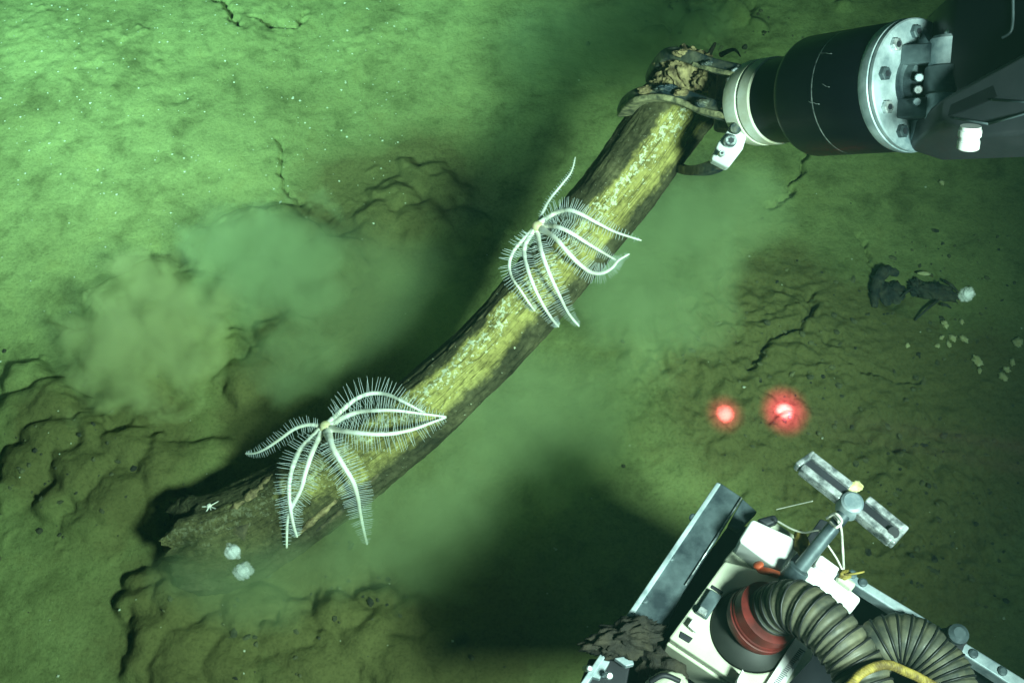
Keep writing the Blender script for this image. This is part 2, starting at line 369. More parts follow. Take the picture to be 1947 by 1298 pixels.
def carve(pts, wd, dep):
    global H
    q = [gxy(*p) for p in pts]; wm = wd * K * 2
    for (ax, ay), (bx, by) in zip(q[:-1], q[1:]):
        x0, x1 = np.searchsorted(GX, [min(ax, bx) - .06, max(ax, bx) + .06]); y0, y1 = np.searchsorted(GY, [min(ay, by) - .06, max(ay, by) + .06])
        s = (slice(y0, y1), slice(x0, x1)); x, y = WX[s], WY[s]
        t = np.clip(((x - ax) * (bx - ax) + (y - ay) * (by - ay)) / ((bx - ax) ** 2 + (by - ay) ** 2), 0, 1)
        d = np.hypot(x - ax - t * (bx - ax), y - ay - t * (by - ay)); H[s] -= dep * np.exp(-(d / wm) ** 2)
carve([(426, -10), (432, 18), (446, 42), (458, 52)], 5, .02); carve([(470, 36), (515, 40), (560, 42), (585, 22)], 4, .014); carve([(500, 40), (523, 41), (535, 40)], 8, .03)
carve([(532, 262), (524, 300), (532, 330), (548, 350)], 4, .012); carve([(548, 350), (570, 385), (600, 410)], 6, .008)
carve([(1545, 575), (1500, 630), (1450, 670), (1415, 702)], 6, .02); carve([(1540, 265), (1532, 305), (1500, 350), (1470, 385)], 5, .016)
carve([(1640, 440), (1656, 462), (1660, 500)], 3, .012); carve([(1600, 690), (1680, 715), (1745, 725)], 5, .012)
carve([(1700, 840), (1720, 850)], 10, .022); carve([(1500, 880), (1560, 905)], 6, .012)
for px, py, r, dp in [(120, 618, 18, .03), (142, 622, 15, .03), (300, 492, 16, .022), (165, 745, 18, .03), (185, 755, 14, .03), (120, 715, 12, .02), (1275, 52, 16, .03), (1420, 14, 14, .03), (1310, 18, 12, .02), (705, 1095, 16, .03), (310, 1060, 12, .025), (500, 1180, 12, .02), (1690, 555, 30, .016), (335, 185, 26, .008), (620, 410, 30, .01), (1400, 930, 14, .01)]:
    cx, cy = gxy(px, py); rr = r * K * 2; H -= dp * np.exp(-((WX - cx) ** 2 + (WY - cy) ** 2) / rr ** 2)
H = H * near + (1 - near) * .12 * fbm(X * .35, Y * .35, 3)
def ground(x, y):
    i = min(max(np.searchsorted(GX, x), 0), len(GX) - 1); j = min(max(np.searchsorted(GY, y), 0), len(GY) - 1); return float(H[j, i])
ny, nx = X.shape
co = np.empty((ny * nx, 3), np.float32); co[:, 0] = X.ravel(); co[:, 1] = Y.ravel(); co[:, 2] = H.ravel()
idx = np.arange(ny * nx, dtype=np.int32).reshape(ny, nx)
quads = np.stack([idx[:-1, :-1], idx[:-1, 1:], idx[1:, 1:], idx[1:, :-1]], -1).reshape(-1, 4)
me = bpy.data.meshes.new('seabed'); me.vertices.add(len(co)); me.vertices.foreach_set('co', co.ravel())
me.loops.add(quads.size); me.loops.foreach_set('vertex_index', quads.ravel())
me.polygons.add(len(quads)); me.polygons.foreach_set('loop_start', np.arange(0, quads.size, 4, dtype=np.int32))
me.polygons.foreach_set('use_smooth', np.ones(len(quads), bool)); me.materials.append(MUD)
tat = me.attributes.new('turned_shade', 'FLOAT', 'POINT'); tat.data.foreach_set('value', TURNED_SHADE.ravel().astype(np.float32)); me.update(calc_edges=True)
seabed = bpy.data.objects.new('seabed', me); col.objects.link(seabed); seabed['kind'] = 'structure'
def G(px, py):
    p = P(px, py); z = 0
    for _ in range(6): z = ground(p.x, p.y); p = P(px, py, z)
    return p

# water: one even turbid volume round everything
def vol_mat(name, color, absorb, density):
    m = bpy.data.materials.new(name); m.use_nodes = True; nt = m.node_tree; nt.nodes.remove(nt.nodes['Principled BSDF'])
    pv = nt.nodes.new('ShaderNodeVolumePrincipled'); pv.inputs['Color'].default_value = color + (1,); pv.inputs['Absorption Color'].default_value = absorb + (1,)
    pv.inputs['Density'].default_value = density; pv.inputs['Anisotropy'].default_value = .0
    nt.links.new(pv.outputs[0], nt.nodes['Material Output'].inputs['Volume']); return m, nt, pv
HAZE, _, _ = vol_mat('turbid_water', (.022, .062, .050), (.0, 1.0, .60), .15)
hz = obj('haze', box((0, 0, .55), (14, 0, 0), (0, 14, 0), (0, 0, 1.75)), HAZE, None, False); tag(hz, kind='stuff')

# ================================================================ SUNKEN LOG
LP = [(350, 1050, 88), (420, 1028, 88), (510, 985, 84), (636, 905, 76), (780, 800, 66), (917, 675, 62), (1040, 535, 62), (1165, 377, 65), (1290, 203, 67), (1345, 125, 62)]
LD0, LD1 = 1.775, 1.695
def log_curve(n):
    pts3 = [Vector((x, y, r)) for x, y, r in LP]; s = spline(pts3, n); out = []
    for i, q in enumerate(s):
        t = (q.x - 350) / 995; d = LD0 + (LD1 - LD0) * t; out.append((W(q.x, q.y, d), q.z * K * d, d, q.x, q.y))
    return out
LC = log_curve(300)
log = thing('sunken_log', (LC[20][0].x, LC[20][0].y, 0), 'long waterlogged log with pale stripped top lifted from the silt by the gripper', 'log')
SEG = 110
fr = frames([c[0] for c in LC]); V = []; UVs = []
acc = 0
lx = np.array([c[0] for c in LC]); 
rad = np.array([c[1] for c in LC])
la = np.concatenate([[0], np.cumsum(np.linalg.norm(np.diff(lx, axis=0), axis=1))])
for i, (p, t, u, v) in enumerate(fr):
    toc = (CAM - p); toc = (toc - t * toc.dot(t)).normalized(); side = t.cross(toc)       # +side = upper-left of the photo? resolved by sign below
    if side.x > 0: side = -side                                                                # towards the photo's upper left
    ang = np.arange(SEG) / SEG * 2 * np.pi
    # angle fraction .5 faces the camera, <.5 turns to the upper left
    th = (ang - np.pi)
    s = la[i]
    nz = .10 * fbm(np.full(SEG, s * 3.0), np.cos(ang) * .8 + np.sin(ang) * .3 + 3, 3) + .055 * fbm(s * 9 + 0 * ang, ang * 3.2, 4) + .05 * fbm(s * 4 + 0 * ang, ang * 9, 3, .6, True) + .03 * fbm(s * 60 + 0 * ang, ang * 12, 2)
    # bark edge: dark bark stands a little proud of the stripped band
    f = ang / (2 * np.pi)
    proud = np.where((f > .465) & (f < .66), -.035, .035)
    r = rad[i] * (1 + nz + proud)
    if i < 42:                                                                                    # ragged broken end, worn thin
        e = 1 - i / 42; r = r * (1 - .22 * e ** 3 + .50 * e * fbm(s * 10 + 0 * ang, ang * 1.6 + 9, 4, .6))
    if i > 288: r = r * (1 - .12 * (i - 288) / 12)
    jag = np.zeros(SEG)
    if i < 60: jag = (1 - i / 60) * (.018 * fbm(ang * 1.6 + 4, ang * 0 + 2.2, 2) + .022 * fbm(ang * 6, ang * 0 + 8.8, 3, .7) - .006)
    for k in range(SEG):
        V.append(p - t * float(jag[k]) + toc * (r[k] * math.cos(th[k])) + side * (-r[k] * math.sin(th[k])))
F = []
for i in range(len(LC) - 1):
    for k in range(SEG):
        k2 = (k + 1) % SEG; F.append((i * SEG + k, i * SEG + k2, (i + 1) * SEG + k2, (i + 1) * SEG + k))
F.append(tuple(range(SEG))); F.append(tuple((len(LC) - 1) * SEG + k for k in range(SEG))[::-1])
trunk = obj('trunk', (V, F), LOG, log)
me = trunk.data; uvl = me.uv_layers.new(name='UVMap'); li = np.empty(len(me.loops), np.int32); me.loops.foreach_get('vertex_index', li)
uu = la[li // SEG]; vv = (li % SEG) / SEG
# close the seam (away from the camera)
st = np.empty(len(me.polygons), np.int32); me.polygons.foreach_get('loop_start', st)
for s0 in st[:-2]:
    q = vv[s0:s0 + 4]
    if q.max() - q.min() > .5: vv[s0:s0 + 4] = np.where(q < .5, q + 1, q)
uvl.data.foreach_set('uv', np.stack([uu, vv], 1).astype(np.float32).ravel())
if sum((Vector(me.polygons[k].normal).dot(Vector(me.polygons[k].center) + log.location - Vector(LC[k // SEG][0])) for k in range(3000, 9000, 37))) < 0: me.flip_normals()
def near_log(px, py):
    best = min(LC, key=lambda c: (c[3] - px) ** 2 + (c[4] - py) ** 2); i = LC.index(best); a = LC[max(i - 2, 0)]; b = LC[min(i + 2, len(LC) - 1)]
    dx, dy = b[3] - a[3], b[4] - a[4]; L = math.hypot(dx, dy); off = ((px - best[3]) * dy - (py - best[4]) * dx) / L / (best[1] / K / best[2]); return best, off
def log_depth(px, py, lift=0):
    b, off = near_log(px, py); R0 = b[1]
    if abs(off) < 1: return b[2] - R0 * math.sqrt(1 - off * off) - lift
    return b[2] + (abs(off) - 1) * R0 * .5 - lift
# splinters at the low broken end
for (x0, y0, x1, y1, r) in [(450, 985, 332, 985, 15), (470, 1010, 350, 1012, 16), (480, 1040, 378, 1035, 14), (500, 1050, 420, 1056, 12), (440, 970, 345, 972, 11), (460, 1030, 400, 1050, 12)]:
    a = W(x0, y0, log_depth(x0, y0, -.012)); b = W(x1, y1, 1.775); n = 12
    pts = [a.lerp(b, i / (n - 1)) + Vector((random.gauss(0, .002), random.gauss(0, .002), random.gauss(0, .002))) for i in range(n)]
    rr = [r * K * 1.75 * (1 - .75 * (i / (n - 1)) ** 2) * random.uniform(.75, 1.2) for i in range(n)]
    obj('splinter', tube(pts, rr, 9), SPLINT, log)
# ridges of loosened bark along the dark flank
for (pl, r) in [([(1010, 500), (930, 590), (850, 670), (770, 740)], 5), ([(1120, 345), (1080, 400), (1060, 430)], 5), ([(540, 890), (600, 850), (660, 800)], 6), ([(600, 1010), (660, 960), (720, 900)], 6), ([(1180, 300), (1140, 350), (1110, 385)], 4)]:
    pts = spline([W(x, y, log_depth(x, y, -.001)) for x, y in pl], 24)
    obj('bark_strip', tube(pts, [r * K * 1.7 * (.4 + .6 * math.sin(math.pi * (i + .5) / 24)) * random.uniform(.7, 1.3) for i in range(24)], 7), SPLINT, log)
# torn top end inside the gripper
def lump(c, rx, ry, rz, seed, amp=.25, fr_=3.0, sub=4, rot=0):
    import bmesh
    bm = bmesh.new(); bmesh.ops.create_icosphere(bm, subdivisions=sub, radius=1); V = []; F = []
    o = seed * 7.31
    P_ = np.array([v.co[:] for v in bm.verts]); n = 1 + amp * (fbm(P_[:, 0] * fr_ + o + P_[:, 2] * 1.7, P_[:, 1] * fr_ - P_[:, 2] * 2.1 + o, 4, .55))
    P_ = P_ * n[:, None] * np.array([rx, ry, rz]); cr, sr = math.cos(rot), math.sin(rot)
    V = [Vector(c) + Vector((x * cr - y * sr, x * sr + y * cr, z)) for x, y, z in P_]; F = [tuple(v.index for v in f.verts) for f in bm.faces]; bm.free()
    return V, F
obj('torn_end', lump(W(1305, 138, 1.625), .034, .026, .03, 3, .7, 2.6, 5), WOODMUD, log)
obj('torn_end', lump(W(1262, 165, 1.62), .020, .013, .014, 5, .8, 2.6, 5, R(20)), WOODMUD, log)
obj('torn_end', lump(W(1345, 150, 1.60), .018, .016, .014, 8, .7, 2.4, 4), WOODMUD, log)
pts = spline([W(x, y, log_depth(x, y, -.002)) for x, y in [(424, 984), (455, 962), (495, 930), (535, 893)]], 30)
obj('exposed_wood', tube(pts, [.0085 * (.3 + .7 * math.sin(math.pi * (i + .5) / 30) ** .7) * (1 + .22 * math.sin(i * .9) + .12 * math.sin(i * 2.3)) for i in range(30)], 8), WOODMUD, log)
pts = spline([W(x, y, log_depth(x, y, -.002)) for x, y in [(560, 1020), (600, 985), (640, 950)]], 20)
obj('exposed_wood', tube(pts, [.005 * (.3 + .7 * math.sin(math.pi * (i + .5) / 20) ** .7) * (1 + .25 * math.sin(i * 1.1)) for i in range(20)], 7), WOODMUD, log)
for (x0, y0, x1, y1) in [(1260, 160, 1240, 150), (1280, 130, 1250, 140), (1310, 110, 1290, 92), (1345, 110, 1360, 84), (1370, 105, 1408, 108), (1240, 175, 1222, 165)]:
    a, b = W(x0, y0, 1.62), W(x1, y1, 1.64); m_ = (a + b) / 2 + Vector((.004, .006, .006)); pts = spline([a, m_, b], 10)
    obj('splinter', tube(pts, [.004 * (1 - .8 * i / 9) for i in range(10)], 6), SPLINT, log)

# ================================================================ SEA STARS
def sea_star(cpx, arms, label, disc_r, rad0, spl, group):
    c = W(cpx[0], cpx[1], log_depth(cpx[0], cpx[1], .050))
    root = thing('sea_star', c, label, 'sea star', group)
    obj('disc', lump(c + (CAM - c).normalized() * .008, disc_r, disc_r, disc_r * .8, 1, .12, 2, 3), DISC, root)
    for ai, (pl, thin, fringe) in enumerate(arms):
        n = 90; pts2 = spline([Vector((x, y, 0)) for x, y in [cpx] + pl], n); P3 = []
        L = len(pl)
        for i, q in enumerate(pts2):
            t = i / (n - 1); lift = .044 * (1 - t) ** 2.2 + .030 * math.sin(math.pi * t ** .8) * (.6 if thin < .8 else 1) + .006
            d = log_depth(q.x, q.y, lift); P3.append(d)
        P3 = np.array(P3); ker = np.ones(13) / 13; P3 = np.convolve(np.pad(P3, 6, 'edge'), ker, 'valid')
        pts = [W(q.x, q.y, P3[i]) for i, q in enumerate(pts2)]
        rr = [rad0 * thin * (1 - .62 * (i / (n - 1)) ** 1.5) * (1 + .5 * math.exp(-((i / (n - 1) - .1) / .07) ** 2)) for i in range(n)]
        rr = [q * random.uniform(.90, 1.10) for q in rr]
        arm = obj('arm', tube(pts, rr, 10), STAR, root)
        # fringe of fine spines on both edges
        fr = frames(pts); parts = []
        seglen = sum((pts[i + 1] - pts[i]).length for i in range(n - 1)); m = int(seglen / .0046)
        toc = (CAM - c).normalized()
        for j in range(m):
            t = .17 + .81 * (j + .5) / m; i = min(int(t * (n - 1)), n - 2); p, tt, _, _ = fr[i]; p = pts[i].lerp(pts[i + 1], t * (n - 1) - i)
            sd = tt.cross(toc).normalized()
            ln = spl * fringe * (math.sin(math.pi * min(1, (t - .06) / .95) ** .75) ** .6) 
            for s in (-1, 1):
                if random.random() < .07: continue
                dirv = (sd * s + tt * random.uniform(.02, .32) + toc * random.uniform(-.2, .30)).normalized(); l = ln * random.uniform(.86, 1.08)
                e = p + dirv * l + toc * random.uniform(-.003, .003); mid = (p + e) / 2 + toc * .0025
                parts.append(tube([p, mid, e], [.00044, .00036, .00024], 3, False))
        tag(obj('spine_fringe', join(*parts), SPINE, arm), kind='stuff')
    return root
A = [([(1029, 411), (1044, 381), (1068, 351), (1086, 327), (1094, 299)], .6, .28), ([(1032, 420), (1056, 405), (1080, 399), (1104, 407), (1134, 423), (1170, 441), (1219, 457)], 1, .85),
     ([(1035, 429), (1059, 431), (1086, 443), (1116, 462), (1146, 480), (1172, 495)], 1, .8), ([(1032, 437), (1056, 453), (1080, 480), (1104, 504), (1125, 518), (1146, 519), (1164, 509), (1176, 495), (1196, 483)], 1, .8),
     ([(1022, 444), (1029, 477), (1044, 519), (1062, 558), (1080, 594), (1101, 620)], 1, .8), ([(1014, 441), (999, 465), (998, 492), (1011, 534), (1029, 573), (1050, 607), (1062, 621)], 1, .85), ([(1011, 440), (981, 471), (969, 498), (972, 525), (990, 552), (1008, 579), (1017, 591)], .8, .75)]
sea_star((1023, 430), A, 'white feathery sea star on the log nearer the gripper, most arms fanned downward', .0085, .0036, .021, 'feathery sea stars clinging to the log')
B = [([(608, 810), (587, 807), (560, 815), (533, 834), (506, 852), (485, 861), (467, 862)], .8, .6), ([(629, 801), (650, 780), (677, 758), (704, 748), (734, 749), (764, 762), (791, 776), (808, 785)], 1, 1.1),
     ([(632, 806), (656, 792), (686, 782), (716, 780), (752, 780), (800, 786), (848, 792)], 1, 1), ([(632, 815), (668, 821), (710, 825), (746, 824), (785, 816), (818, 804), (848, 793)], 1, 1.15),
     ([(625, 828), (635, 855), (653, 885), (671, 915), (680, 945), (685, 975), (691, 1005), (698, 1034)], 1.1, 1.05), ([(610, 825), (593, 861), (581, 897), (572, 930), (557, 960), (547, 987), (545, 1041)], 1.05, .9), ([(605, 822), (575, 849), (560, 876), (551, 912), (550, 945), (554, 978), (560, 1005), (565, 1020)], 1.05, .95)]
sea_star((620, 811), B, 'white feathery sea star near the low end of the log, arms spread in three directions', .0095, .0039, .024, 'feathery sea stars clinging to the log')
c = W(398, 962, log_depth(398, 962, .004)); bs_ = thing('brittle_star', c, 'tiny white brittle star on the dark broken end of the log', 'brittle star')
obj('disc', lump(c, .0042, .0042, .0035, 5, .2, 2, 3), STAR, bs_)
for ex, ey in [(370, 964), (389, 945), (418, 951), (424, 972), (381, 992), (404, 976)]:
    e = W(ex, ey, log_depth(ex, ey, .003)); m_ = (c + e) / 2 + (CAM - c).normalized() * .003
    obj('arm', tube(spline([c, m_, e], 8), [.0012 * (1 - .7 * i / 7) for i in range(8)], 6), STAR, bs_)

# ================================================================ MANIPULATOR ARM
AX0 = W(1438, 196, 1.545); AX1 = W(1746, 162, 1.325); AXD = (AX1 - AX0); AXL = AXD.length; AXD /= AXL
def along(px_t): return AX0 + AXD * (AXL * px_t)
arm = thing('manipulator_arm', along(.5), 'black robotic manipulator arm with steel flange gripping the log end', 'robot arm')
def lat(name, t0, t1, prof, mat, par=arm, seg=72): return obj(name, lathe(along(t0), along(t1), prof, seg), mat, par, True, 0)
def sm(o): # crisp edges on lathed parts
    m = o.modifiers.new('edge', 'EDGE_SPLIT'); m.split_angle = R(28); return o
rr = 83 * K * 1.50
sm(lat('wrist_ring', -.02, .17, [(0, rr * .86), (.0, rr * .97), (.18, rr * 1.0), (.48, rr * 1.0), (.50, rr * .95), (.58, rr * .95), (.6, rr * 1.0), (.95, rr * 1.0), (1, rr * .97), (1, rr * .8)], RING))
sm(lat('wrist_shaft', .16, .46, [(0, rr * .94), (.04, rr * .97), (.9, rr * .97), (1, rr * .97)], BLACK))
rb = 122 * K * 1.345
wh = sm(lat('wrist_housing', .40, .92, [(0, rr * .9), (0, rb * .93), (.012, rb * .975), (.035, rb * .995), (.06, rb), (.47, rb), (.472, rb * .988), (.484, rb * .988), (.486, rb), (.98, rb), (1, rb * .985)], BLACK))
sm(lat('seam_ring', .40 + .52 * .473, .40 + .52 * .483, [(0, rb * .97), (0, rb * .998), (1, rb * .998), (1, rb * .97)], SHINY, wh))
for g0, s0, ln in [(70, .60, .05), (84, .44, .07), (38, .47, .09)]:      # bare-metal scratches
    u = (CAM - along(.5)); u = (u - AXD * u.dot(AXD)).normalized(); v = AXD.cross(u); pts = []
    for i in range(8):
        a = R(g0 - 80 + i * .5 + random.uniform(-.4, .4)); pts.append(along(.40 + .52 * s0 + ln * i / 8) + (u * math.cos(a) + v * math.sin(a)) * (rb * 1.0005))
    obj('scratch', tube(pts, .00035, 4), SHINY, wh)
fl = sm(lat('flange', .915, 1.0, [(0, rb * .9), (0, rb * 1.0), (.25, rb * 1.02), (.62, rb * 1.02), (.68, rb * .985), (.74, rb * 1.01), (.93, rb * 1.01), (1, rb * .99)], STEEL))
u = UP - AXD * UP.dot(AXD); u.normalize(); v = AXD.cross(u)
FC = along(1.0)
for k in range(10):
    a = 2 * math.pi * (k + .35) / 10; c = FC + (u * math.cos(a) + v * math.sin(a)) * (rb * .80)
    b = sm(obj('bolt', lathe(c - AXD * .001, c + AXD * .006, [(0, .0078), (.85, .0078), (1, .0066)], 6), SHINY if k % 2 else DSTEEL, fl))
    sm(obj('bolt_socket', lathe(c + AXD * .0058, c + AXD * .0066, [(0, .0036), (1, .0036)], 6), DARK, b))
sm(lat('hub', 1.0, 1.05, [(0, rb * .52), (.3, rb * .50), (.32, rb * .42), (1, rb * .40)], DSTEEL))
# webs of the clevis on the flange
for s in (-1, 1):
    w0 = FC + u * (s * rb * .40); t_ = .011
    top = [w0 + AXD * 0 + v * (rb * .45), w0 + AXD * .022 + v * (rb * .36), w0 + AXD * .05 + v * (rb * .28), w0 + AXD * .062, w0 + AXD * .05 - v * (rb * .28), w0 + AXD * .022 - v * (rb * .36), w0 - v * (rb * .45)]
    obj('clevis', prism([q + u * t_ for q in top], u * (-2 * t_)), DSTEEL, arm, True, .002)
    pc = w0 + AXD * .046
    sm(obj('knuckle', lathe(pc - u * .018, pc + u * .018, [(0, .024), (.1, .027), (.9, .027), (1, .024)], 40), STEEL, arm))
    g_ = [w0 - u * (s * t_) + v * (rb * .1), w0 + AXD * .04 - u * (s * t_) + v * (rb * .1), w0 + u * (s * rb * .48) + v * (rb * .1)]
    obj('gusset', prism(g_, v * (-.012)), STEEL, arm, True, .001)
pc = FC + AXD * .046
sm(obj('pin', lathe(pc - u * (rb * .75), pc + u * (rb * .75), [(0, .011), (.03, .013), (.97, .013), (1, .011)], 32), SHINY, arm))
sm(obj('tongue', lathe(pc - u * (rb * .22), pc + u * (rb * .22), [(0, .026), (.08, .03), (.92, .03), (1, .026)], 40), DSTEEL, arm))
for k in range(3):
    c = FC + AXD * .02 + u * (rb * (.05 - .18 * k)) - v * (rb * .0) + v * (rb * .32 * (1 if v.dot(CAM - FC) > 0 else -1))
    sm(obj('fitting', lathe(c, c + (CAM - c).normalized() * .014, [(0, .0052), (.7, .0052), (1, .004)], 8), SHINY if k == 1 else STEEL, arm))
# forearm
def vprism(px, d, dirv): return prism([W(x, y, dd) for (x, y, dd) in [(p[0], p[1], p[2] if len(p) > 2 else d) for p in px]], dirv)
dn = (FWD * .8 + Vector((0, .1, -.3))).normalized()
obj('forearm', vprism([(1826, -30, 1.25), (2450, -230, .96), (2450, 60, .96), (1905, 128, 1.20), (1835, 190, 1.25), (1800, 150, 1.265), (1814, 60, 1.26)], 0, dn * .11), BLACK, arm, True, .004)
fp = obj('forearm_panel', vprism([(1800, 183, 1.23), (2450, -176, .93), (2450, 226, .93), (1872, 260, 1.19), (1790, 236, 1.23)], 0, dn * .12), GREY, arm, True, .005)
obj('panel_rib', vprism([(1808, 186, 1.226), (1990, 90, 1.126), (1990, 150, 1.126), (1800, 225, 1.226)], 0, dn * .01), CARBON, fp, True, .002)
for a_, b_ in [((1885, 190, 1.178), (1990, 197, 1.124)), ((1815, 225, 1.216), (1880, 236, 1.180)), ((1880, 236, 1.180), (1990, 205, 1.124))]:
    obj('panel_groove', tube([W(*a_), W(*b_)], .0012, 6), DSTEEL, fp)
obj('edge_trim', tube(spline([W(1926, -10, 1.188), W(1926, 40, 1.189), W(1921, 62, 1.191), W(1905, 72, 1.198)], 16), .0015, 6), DSTEEL, arm)
c0, c1 = W(1846, 240, 1.165), W(1840, 284, 1.175)
sm(obj('white_stub', lathe(c0, c1, [(0, .0100), (.15, .0100), (.16, .0112), (.42, .0112), (.43, .0098), (.62, .0098), (.63, .0108), (.95, .0108), (1, .0095)], 32), WHITE, arm))
# palm and jaws
pc0 = along(-.01); 
obj('palm', box(pc0 - AXD * .022 + u * .004, AXD * .026, u * .042, v * .030), JAW, arm, True, .006)
obj('palm_block', box(pc0 - AXD * .052 + u * .010 , AXD * .02, u * .026, v * .022), JAW, arm, True, .005)
for k, (x, y) in enumerate([(1398, 140), (1384, 176), (1404, 190), (1388, 156)]):
    c = W(x, y, 1.527); sm(obj('bolt', lathe(c, c - FWD * .008, [(0, .007), (.8, .007), (1, .0055)], 6), SHINY if k < 2 else JAW, arm))
def sweep(name, pl, hw, ht, mat, n=40, wv=None):
    pts = spline([W(*q) for q in pl], n)
    return obj(name, ribbon(pts, wv or UP, hw, ht), mat, arm, True, .0025)
sweep('jaw', [(1412, 218, 1.53), (1360, 208, 1.555), (1310, 190, 1.585), (1262, 178, 1.60), (1220, 181, 1.62), (1196, 196, 1.66), (1186, 214, 1.70)], [.0135 * (1 - .45 * i / 39) for i in range(40)], .010, JAW)
sweep('jaw_rim', [(1412, 226, 1.522), (1360, 217, 1.547), (1310, 200, 1.577), (1262, 187, 1.592), (1220, 190, 1.612), (1198, 203, 1.65), (1188, 217, 1.69)], .0042, .011, CRUST)
sweep('jaw', [(1410, 138, 1.53), (1360, 126, 1.56), (1310, 108, 1.585), (1275, 104, 1.61), (1250, 130, 1.65), (1240, 150, 1.70)], [.010 * (1 - .3 * i / 39) for i in range(40)], .010, JAW)
sweep('jaw_rim', [(1408, 144, 1.522), (1360, 134, 1.552), (1325, 124, 1.575)], .003, .010, CRUST)
sweep('lower_jaw', [(1392, 285, 1.56), (1366, 312, 1.58), (1338, 323, 1.61), (1308, 324, 1.66), (1290, 318, 1.70)], [.010 * (1 - .5 * i / 39) for i in range(40)], .008, JAW)
for x, y, d, a_, b_, c_, sd in [(1228, 172, 1.60, .010, .005, .005, 81), (1266, 168, 1.585, .013, .004, .005, 82), (1296, 176, 1.575, .010, .005, .004, 83), (1335, 196, 1.55, .008, .006, .004, 84), (1300, 100, 1.58, .012, .004, .005, 85), (1350, 120, 1.555, .010, .004, .004, 86), (1385, 205, 1.53, .009, .006, .004, 87)]:
    obj('caked_silt', lump(W(x, y, d), a_, b_, c_, sd, .7, 1.8, 4, R(8)), WOODMUD if sd % 2 else JAW, arm)
lk = obj('jaw_link', vprism([(1391, 238, 1.52), (1421, 258, 1.515), (1413, 283, 1.515), (1385, 320, 1.535), (1352, 303, 1.54), (1366, 270, 1.53)], 0, dn * .022), WHITE, arm, True, .003)
for (x, y, r) in [(1389, 268, .0082), (1372, 292, .004)]:
    c = W(x, y, 1.516); o = sm(obj('bolt', lathe(c + FWD * .006, c - FWD * .004, [(0, r), (.8, r), (1, r * .8)], 20), SHINY, lk))
    sm(obj('bolt_socket', lathe(c - FWD * .0038, c - FWD * .0046, [(0, r * .5), (1, r * .5)], 6), DARK, o))
sm(obj('link_pin', lathe(W(1398, 244, 1.54), W(1398, 244, 1.512), [(0, .008), (.9, .008), (1, .006)], 24), JAW, arm))

# ================================================================ SAMPLE TRAY (lower right)
ZT = .50
tray = thing('sample_tray', P(1500, 1250, ZT - .1), 'grey metal tray with bolted edge bar and side rail at the lower right', 'tray')
bar = obj('edge_bar', flat([(1366, 914), (1412, 945), (1300, 1125), (1268, 1196), (1176, 1196), (1178, 1186)], ZT, .012), DSTEEL, tray, True, .002)
obj('edge_lip', flat([(1363, 916), (1371, 919), (1118, 1298), (1100, 1310), (1098, 1306)], ZT + .004, .02), STEEL, tray, True, .001)
obj('corner_plate', flat([(1412, 947), (1440, 972), (1405, 1008), (1384, 997)], ZT - .004, .01), DSTEEL, tray, True, .0015)
obj('floor', flat([(1384, 1000), (1440, 1000), (1640, 1112), (1990, 1320), (1990, 1420), (1060, 1420), (1180, 1200), (1306, 1110)], ZT - .06, .008), DARK, tray, True, 0)
obj('seam', tube([P(1410, 946, ZT + .002), P(1303, 1112, ZT + .002)], .0009, 5), SHINY, tray)
obj('side_rail', flat([(1588, 1088), (1602, 1078), (1800, 1198), (1990, 1316), (1990, 1346), (1790, 1216)], ZT + .01, .02), STEEL, tray, True, .002)
for x, y in [(1640, 1108), (1620, 1092), (1850, 1243), (1905, 1276), (1275, 1060), (1225, 1140), (1318, 985)]:
    c = P(x, y, ZT + .0095 if x > 1500 else ZT - .001); sm(obj('screw', lathe(c, c + Vector((0, 0, .004)), [(0, .0048), (.7, .0048), (1, .003)], 12), DSTEEL, tray))
c = P(1800, 1224, ZT + .01)
kb = thing('clamp_knob', c, 'dark clamp knob standing on the side rail of the tray', 'knob')
sm(obj('clamp_post', lathe(c, c + Vector((0, 0, .03)), [(0, .014), (.3, .015), (.34, .010), (.9, .010), (1, .012)], 20), DARK, kb))
sm(obj('clamp_cap', lathe(c + Vector((0, 0, .0302)), c + Vector((0, 0, .042)), [(0, .008), (.3, .0105), (.7, .0105), (1, .006)], 16), DSTEEL, kb))

# suction sampler box
ZB = ZT + .03
sb = thing('sampler_box', P(1420, 1190, ZT - .052), 'white plastic sampler box with round smoky jar, standing in the tray', 'sampler box')
def ring_plate(outer, cpx, rpx, z, th, n=64):
    """plate with a round hole; outer polygon resampled to n points"""
    C = P(*cpx, z); O = [P(x, y, z) for x, y in outer]; m = len(O); V, F = [], []
    rad_ = rpx * K * (CAM - C).dot(-FWD) if False else rpx * K * ((C - CAM).dot(FWD))
    per = [];
    for k in range(n):
        a = 2 * math.pi * k / n; d = Vector((math.cos(a), math.sin(a), 0)); best = None
        for i in range(m):
            p, q = O[i], O[(i + 1) % m]; ex, ey = q.x - p.x, q.y - p.y; den = d.x * ey - d.y * ex
            if abs(den) < 1e-9: continue
            t = ((p.x - C.x) * ey - (p.y - C.y) * ex) / den; s = ((p.x - C.x) * d.y - (p.y - C.y) * d.x) / den
            if t > 0 and -1e-6 <= s <= 1 + 1e-6 and (best is None or t < best): best = t
        per.append(C + d * best)
    for k in range(n):
        a = 2 * math.pi * k / n; d = Vector((math.cos(a), math.sin(a), 0)); V += [per[k], C + d * rad_, C + d * rad_ - Vector((0, 0, th)), per[k] - Vector((0, 0, th))]
    for k in range(n):
        a, b = 4 * k, 4 * ((k + 1) % n)
        for j in range(4): F.append((a + j, b + j, b + (j + 1) % 4, a + (j + 1) % 4))
    return V, [tuple(reversed(f)) for f in F] if False else F
